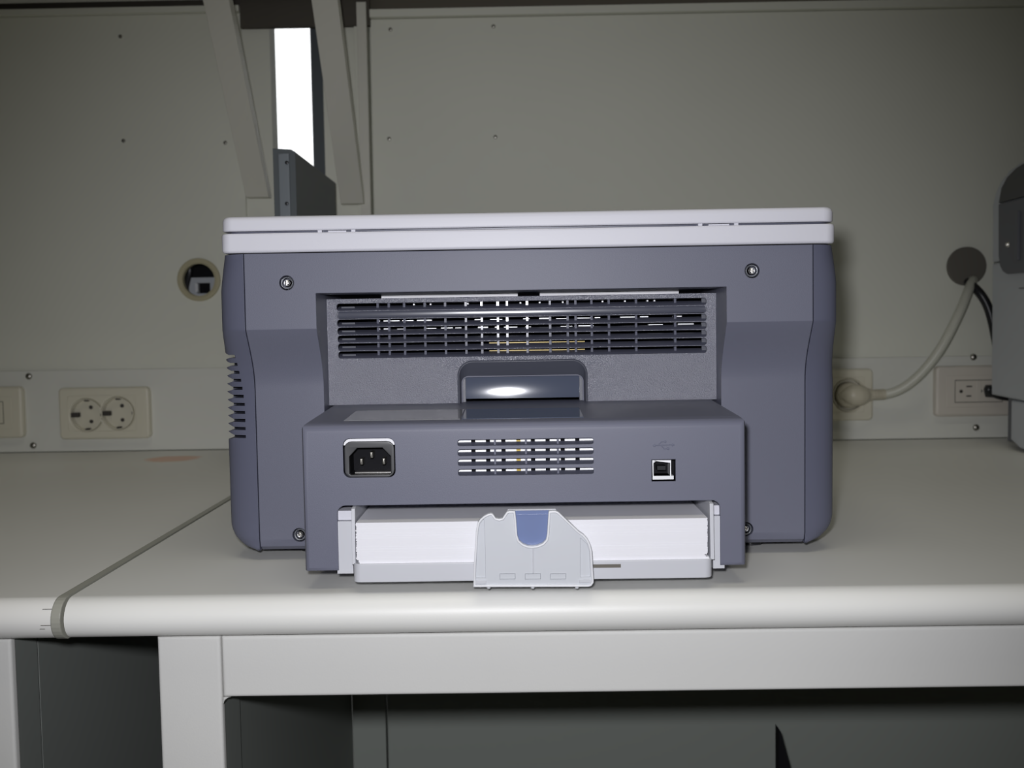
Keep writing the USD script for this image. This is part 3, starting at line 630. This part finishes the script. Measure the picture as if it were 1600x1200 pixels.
# the paper in the tray
pp0, pp1 = X(556.5, 845, .597), X(1106, 840, .597)
pz0, pz1 = tr_z1 + .0004 - .0008, Z(830, 813, .598)
rng = np.random.default_rng(11); n = 34; sheets = []
pz0 = Z(830, 877.5, .597)
dz = (pz1 - pz0) / n
for k in range(n):
    j = rng.normal(0, .00007); s = rng.normal(0, .00028) + (.0012 if k < 3 else 0)
    sheets.append(bx(pp0 + s, pp1 + s * .6 - (.0018 if k in (2, 3) else 0), .5975 + abs(j), .89, pz0 + k * dz + .00001, pz0 + (k + 1) * dz))
one('paper_stack', sheets, m_paper, 'thick stack of white copy paper lying in the printer tray', 'paper', kind='stuff', smooth=False)

# ------------------------------------------------------------ outlets on the duct
YF = W - .003                                # face of the duct
def outlet(px0, py0, px1, py1, label, m, slope=-.016):
    """A bevelled plate; corners given in pixels at its left end."""
    x0, x1 = X(px0, (py0 + py1) / 2, YF - .01), X(px1, (py0 + py1) / 2 + slope * (px1 - px0), YF - .01)
    z0, z1 = Z(px0, py1, YF - .01), Z(px0, py0, YF - .01)
    t = thing('wall_outlet', label, 'outlet', ((x0 + x1) / 2, YF, (z0 + z1) / 2))
    return t, x0, x1, z0, z1
def schuko(t, c, m):
    c = np.array([c[0], YF - .0105, c[2]])
    part(t, 'socket_well', lathe_y([(.0202, -.0006), (.0212, -.0004), (.0212, .001), (.0196, .0088), (0, .0088), (0, .0094), (.0215, .0094), (.0215, .001)], c, 36), m, smooth=40)
    for dz in (.0095, -.0095):
        part(t, 'pin_hole', ey(Point(c[0] + .003, c[2] + dz).buffer(.0026), c[1] + .0085, c[1] + .0091), m_hole)
    part(t, 'earth_clip', bx(c[0] - .0205, c[0] - .0110, c[1] + .0008, c[1] + .0084, c[2] - .003, c[2] + .003), m_hole)
    part(t, 'earth_clip', bx(c[0] + .0185, c[0] + .0202, c[1] + .001, c[1] + .0084, c[2] - .002, c[2] + .002), m_hole)
    for s in (1, -1):
        part(t, 'guide_key', bx(c[0] - .0022, c[0] + .0022, c[1] + .0005, c[1] + .0086, c[2] + s * .0192 - .0012, c[2] + s * .0192 + .0012), m_hole)

t, x0, x1, z0, z1 = outlet(92, 606.5, 233, 687, 'cream double socket plate with two round sockets left of the printer', m_socket)
cs = [at(134.5, 648.5, YF - .0105), at(183.5, 646, YF - .0105)]
hl = [Point(c[0], c[2]).buffer(.0213, quad_segs=9) for c in cs]
part(t, 'cover_plate', plate(rr(x0, z0, x1, z1, .006, 5) - unary_union(hl), YF - .0105, YF, .003, 3), m_socket)
part(t, 'insert_rim', plate((rr(x0 + .012, z0 + .0105, x1 - .017, z1 - .0105, .002) - rr(x0 + .0126, z0 + .0111, x1 - .0176, z1 - .0111, .002)), YF - .0109, YF - .0102, 0), m_socket)
for c in cs: schuko(t, c, m_socket)

def nema(t, x, z, flip=1):
    part(t, 'blade_slot', [bx(x, x + .0075, YF - .0108, YF - .0098, z + .0063 - .0009, z + .0063 + .0009), bx(x, x + .0065, YF - .0108, YF - .0098, z - .0063 - .0009, z - .0063 + .0009)], m_hole)
    part(t, 'earth_hole', ey(Point(x - .0068, z).buffer(.0023), YF - .0108, YF - .0098), m_hole)
def flat_plate(px0, py0, px1, py1, label, m, inner, left):
    t, x0, x1, z0, z1 = outlet(px0, py0, px1, py1, label, m)
    part(t, 'cover_plate', plate(rr(x0, z0, x1, z1, .006, 5), YF - .0098, YF, .004, 3), m)
    part(t, 'insert_frame', plate(rr(x0 + .014, z0 + .0125, x1 - .014, z1 - .0125, .002), YF - .0102, YF - .0096, .0002, 2), m)
    u0_, u1_ = (x0 + .0245, x1 - .0245)
    zc = (z0 + z1) / 2
    part(t, 'receptacle_gap', plate(sbox(u0_, zc - .0150, u1_, zc + .0150) - sbox(u0_ + .0009, zc - .0141, u1_ - .0009, zc + .0141), YF - .0104, YF - .0096, 0), m_disc)
    part(t, 'receptacle', plate(sbox(u0_ + .0012, zc - .0138, u1_ - .0012, zc + .0138), YF - .0106, YF - .0096, .0003, 2), m)
    part(t, 'receptacle_bridge', bx((u0_ + u1_) / 2 - .003, (u0_ + u1_) / 2 + .003, YF - .0110, YF - .01, zc - .0136, zc + .0136), m)
    nema(t, u0_ + .0150, zc)
    nema(t, u1_ - .0225, zc)
    return t
flat_plate(1462.5, 572.5, 1596, 651.5, 'beige flat-pin outlet plate right of the white plug beside the grey device', m_socket_pink, None, False)
flat_plate(-101, 606, 34.5, 686.5, 'beige outlet plate cut off by the left edge of the photo', m_socket, None, True)

# single socket with the plug
t, x0, x1, z0, z1 = outlet(1276, 577.5, 1364.5, 658, 'cream single socket plate right of the printer holding the white plug', m_socket)
pc = at(1327, 617.5, YF - .0105)
part(t, 'cover_plate', plate(rr(x0, z0, x1, z1, .006, 5) - Point(pc[0], pc[2]).buffer(.0213, quad_segs=9), YF - .0105, YF, .003, 3), m_socket)
part(t, 'socket_well', lathe_y([(.0202, -.0006), (.0212, -.0004), (.0212, .001), (.0198, .0088), (0, .0088), (0, .0094), (.0215, .0094), (.0215, .001)], (pc[0], YF - .0105, pc[2]), 36), m_socket, smooth=40)
part(t, 'insert_rim', plate((rr(x0 + .011, z0 + .0105, x1 - .012, z1 - .0105, .002) - rr(x0 + .0116, z0 + .0111, x1 - .0126, z1 - .0111, .002)), YF - .0109, YF - .0102, 0), m_socket)

yc_ = YF - .021
cb = thing('power_cable', 'thick white power cable from the wall plug up to the round taupe grommet cap', 'cable', (pc[0], yc_, pc[2]))
pl = part(cb, 'plug', lathe_y([(0, -.010), (.010, -.0095), (.0150, -.007), (.0168, -.002), (.0172, .0062), (0, .0062)], (pc[0], YF - .0105, pc[2]), 36), m_plug, 'angled cream plug', smooth=50)
nk = [at(1313, 617.5, yc_ + .002), at(1316, 617.5, yc_ - .001), at(1322, 617.5, yc_ - .003), at(1330, 617.5, yc_ - .005), at(1345, 617.5, yc_ - .003), at(1356, 617, yc_), at(1364, 617, yc_)]
part(pl, 'plug_neck', tube(nk, [.0015, .0100, .0135, .0142, .0128, .0092, .0070], 20, 6), m_plug)
rb = [at(1361 + 3.3 * k, 617 - .16 * k, yc_) for k in range(7)]
part(cb, 'strain_relief', [tube([a_ - np.array([.0011, 0, 0]), a_ + np.array([.0011, 0, 0])], .0070, 18, 0) for k, a_ in enumerate(rb)] + [tube([rb[0], rb[-1]], .0058, 14, 0)], m_plug)
cp = [at(px, py, y) for px, py, y in ((1380, 616.2, yc_), (1397, 612.5, yc_ - .004), (1420, 600, yc_ - .010), (1445, 577, yc_ - .016), (1468, 547, yc_ - .021), (1490, 507, yc_ - .020), (1505, 475, yc_ - .010), (1514, 452, yc_ + .004), (1520, 438, W - .002))]
part(cb, 'cord', tube(cp, .0061, 16, 8), m_cable)

# round caps
one('cable_grommet', tm([plate(Point(gc[0], gc[2]).buffer(gr * 1.24, quad_segs=14) - Point(gc[0], gc[2]).buffer(gr * .985, quad_segs=14), W - .0006, W + .004, .0012, 3),
                         plate(Point(gc[0], gc[2]).buffer(gr * .985, quad_segs=14) - Point(gc[0], gc[2]).buffer(gr * .93, quad_segs=14), W + .0005, W + .0085, 0)]), m_ring, 'round ivory grommet ring round an open hole in the left wall panel', 'grommet')
gr2 = 30 * W / FPX
one('cable_grommet', plate(Point(gc2[0], gc2[2]).buffer(gr2, quad_segs=14), W - .001, W + .004, .001, 3), m_disc, 'round taupe cable grommet cap on the wall above the white plug', 'grommet')
bc = [at(px, py, y) for px, py, y in ((1513, 441, W - .003), (1520, 447, W - .014), (1530, 457, W - .022), (1541, 474, W - .026), (1549, 497, W - .028), (1556, 530, W - .027), (1566, 575, W - .026))]
bk = thing('black_cable', 'black cable running from the round cap down behind the grey device', 'cable', bc[0])
part(bk, 'cord', tube(bc, .0058, 14, 8), m_black_cable)
pb = at(1546, 611, YF - .014)
bk2 = thing('black_plug', 'black plug in the flat-pin outlet half hidden by the grey device', 'plug', pb)
part(bk2, 'plug_body', m3.Manifold.batch_hull([m3.Manifold.sphere(.006, 24).translate((pb[0] - .002, pb[1] - .002, pb[2] + .002)), m3.Manifold.sphere(.006, 24).translate((pb[0] + .02, pb[1] - .004, pb[2] - .004)), bx(pb[0] - .004, pb[0] + .012, YF - .012, YF - .0111, pb[2] - .008, pb[2] + .008)]), m_black, smooth=50)
part(bk2, 'cord', tube([at(1552, 615, YF - .018), at(1562, 619, YF - .02), at(1580, 621, YF - .02), at(1600, 622, YF - .02)], .0045, 12, 6), m_black_cable)

# behind the open grommet hole
Yg = W + .075
def hp_(px, py): return at(px, py, Yg)
a_, b_ = hp_(296, 470), hp_(352, 433)
bd = thing('socket_box', 'small pale metal box with a black socket seen through the round hole', 'box', ((a_[0] + b_[0]) / 2, Yg, a_[2]))
o_ = hp_(308, 458.5); q_ = hp_(328, 442)
part(bd, 'case', ey(sbox(a_[0], a_[2], b_[0], b_[2]) - sbox(o_[0], o_[2], q_[0], q_[2]), Yg, Yg + .03), m_dev)
part(bd, 'socket', bx(o_[0], q_[0], Yg + .012, Yg + .016, o_[2], q_[2]), m_void)
k_ = hp_(307.5, 450)
part(bd, 'clip', bx(k_[0] - .0019, k_[0] + .0019, Yg - .001, Yg + .006, hp_(307, 456)[2], hp_(307, 443)[2]), m_zinc, 'bright clip beside the black socket')
one('red_block', plate(rr(hp_(327, 0)[0], hp_(0, 432.5)[2] + .0, hp_(345, 0)[0], hp_(0, 414)[2], .003), Yg + .004, Yg + .02, .001), m_maroon, 'maroon plastic block at the right inside the round hole', 'block')
one('loose_wire', tube([at(286, 400, Yg - .02), at(296, 425, Yg - .01), at(291, 450, Yg - .015), at(300, 480, Yg - .01)], .0035, 10), m_black_cable, 'dark wire hanging at the left inside the round hole', 'wire')
one('back_board', bx(a_[0] - .10, b_[0] + .035, Yg + .06, Yg + .07, T + .05, ZC + .40), m_void, 'dark board far behind the round hole in the wall', 'board')

# slate grey equipment standing on the bench in front of the opening
Ym = 1.05; mx0, mx1 = X(427, 290, Ym), X(459, 290, Ym); zmt = Z(440, 231, Ym); Ye = 1.280
em = thing('equipment_case', 'tall slate grey equipment case standing behind the printer in front of the bright opening', 'case', ((mx0 + mx1) / 2, 1.16, T))
xf1 = X(462, 290, Ym)
pf = Polygon([(mx0, T + .0006), (xf1, T + .0006), (xf1, zmt - .004), (xf1 - .004, zmt - .0015), (mx0, zmt)])
part(em, 'case_body', ey(pf, Ym + .002, Ye), m_mon)
part(em, 'end_plate', plate(sbox(mx0 + .006, T + .02, mx1 - .004, zmt - .006), Ym - .001, Ym + .003, .001), m_mon_edge, 'lighter grey end plate with two screws')
for py in (254, 318):
    c = at(448, py, Ym - .001); part(em, 'screw', lathe_y([(0, -.0015), (.0016, -.001), (.0021, .0004), (0, .0004)], (c[0], Ym - .001, c[2]), 14), m_black)

# ------------------------------------------------------------ device at the right edge
XV = 0.588
def S(px, py):
    """(y, z) where the pixel meets the device's side face."""
    v = at(px, py, 1.0); y = XV / v[0]; p = at(px, py, y); return (float(p[1]), float(p[2]))
def SP(pts): return Polygon([S(*p) for p in pts])
dv = thing('office_device', 'light grey office device with dark grey upper cover cut off by the right edge', 'device', (XV + .15, 1.1, T))
yn = S(1700, 600)[0]; yf = S(1548, 500)[0]
full = Polygon([S(1548, 617), (yf, S(1548, 345)[1]), S(1549.5, 322), S(1554, 302), S(1562, 284), S(1575, 267), S(1590, 255.5), S(1612, 244), S(1640, 236), S(1700, 226), S(1700, 648)])
sa, sb_ = S(1548, 411), S(1700, 378)
cutu = Polygon([(yf + .1, sa[1]), (yf + .1, 2.0), (yn - .1, 2.0), (yn - .1, sa[1])])
part(dv, 'upper_body', plate(full & cutu.buffer(-.0004), XV, XV + .30, .004, 3, 'x'), m_dev)
part(dv, 'lower_body', plate(full - cutu.buffer(.0004), XV, XV + .30, .004, 3, 'x'), m_dev)
dk_ = SP([(1564.5, 318), (1564.5, 400), (1567, 416), (1571, 424), (1577, 428), (1640, 424), (1690, 421), (1690, 230), (1640, 240), (1612, 250), (1592, 262), (1578, 276), (1569, 293)]).buffer(0)
zsp = S(1583, 313.5)[1]
part(dv, 'dark_cover', plate(dk_ & sbox(-5, -5, 5, zsp - .0005), XV - .004, XV + .002, .002, 3, 'x'), m_dev_dark, 'dark grey cover')
part(dv, 'dark_hood', plate(dk_ & sbox(-5, zsp + .0005, 5, 5), XV - .004, XV + .002, .002, 3, 'x'), m_grey_black, 'darker curved hood')
a_, b_ = S(1594, 400), S(1597, 330); part(dv, 'cover_ridge', bx(XV - .0065, XV - .003, b_[0] - .004, b_[0] + .002, a_[1] - .005, b_[1]), m_dev_dark)
c = S(1580.5, 382); g = lathe_y([(0, -.003), (.002, -.0025), (.003, -.0005), (.0035, 0), (0, .001)], (0, 0, 0), 16)
g.apply_transform(np.array([[0, 1, 0, XV - .004], [-1, 0, 0, c[0]], [0, 0, 1, c[1]], [0, 0, 0, 1.0]])); part(dv, 'screw', g, m_steel)
a_ = S(1590, 535); part(dv, 'panel_line', bx(XV - .0006, XV + .001, yn, S(1592, 500)[0], S(1592, 450)[1] - .0008, S(1592, 450)[1]), m_dev_dark)
zbb = S(1560, 621)[1]
part(dv, 'base', plate(Polygon([(S(1576, 640)[0], T + .012), (S(1576, 640)[0], zbb - .001), (yn, zbb - .001), (yn, T + .004), (S(1590, 690)[0], T + .004)]), XV + .002, XV + .26, .004, 3, 'x'), m_dev)
part(dv, 'base_recess', bx(XV + .012, XV + .25, S(1577, 640)[0] + .0005, S(1560, 640)[0], T + .008, zbb - .001), m_dev_dark)
for fy in (S(1590, 690)[0] - .012, yn + .02):
    part(dv, 'foot', m3.Manifold.cylinder(.0045, .008, .008, 20).translate((XV + .03, fy, T + .0003)), m_black)
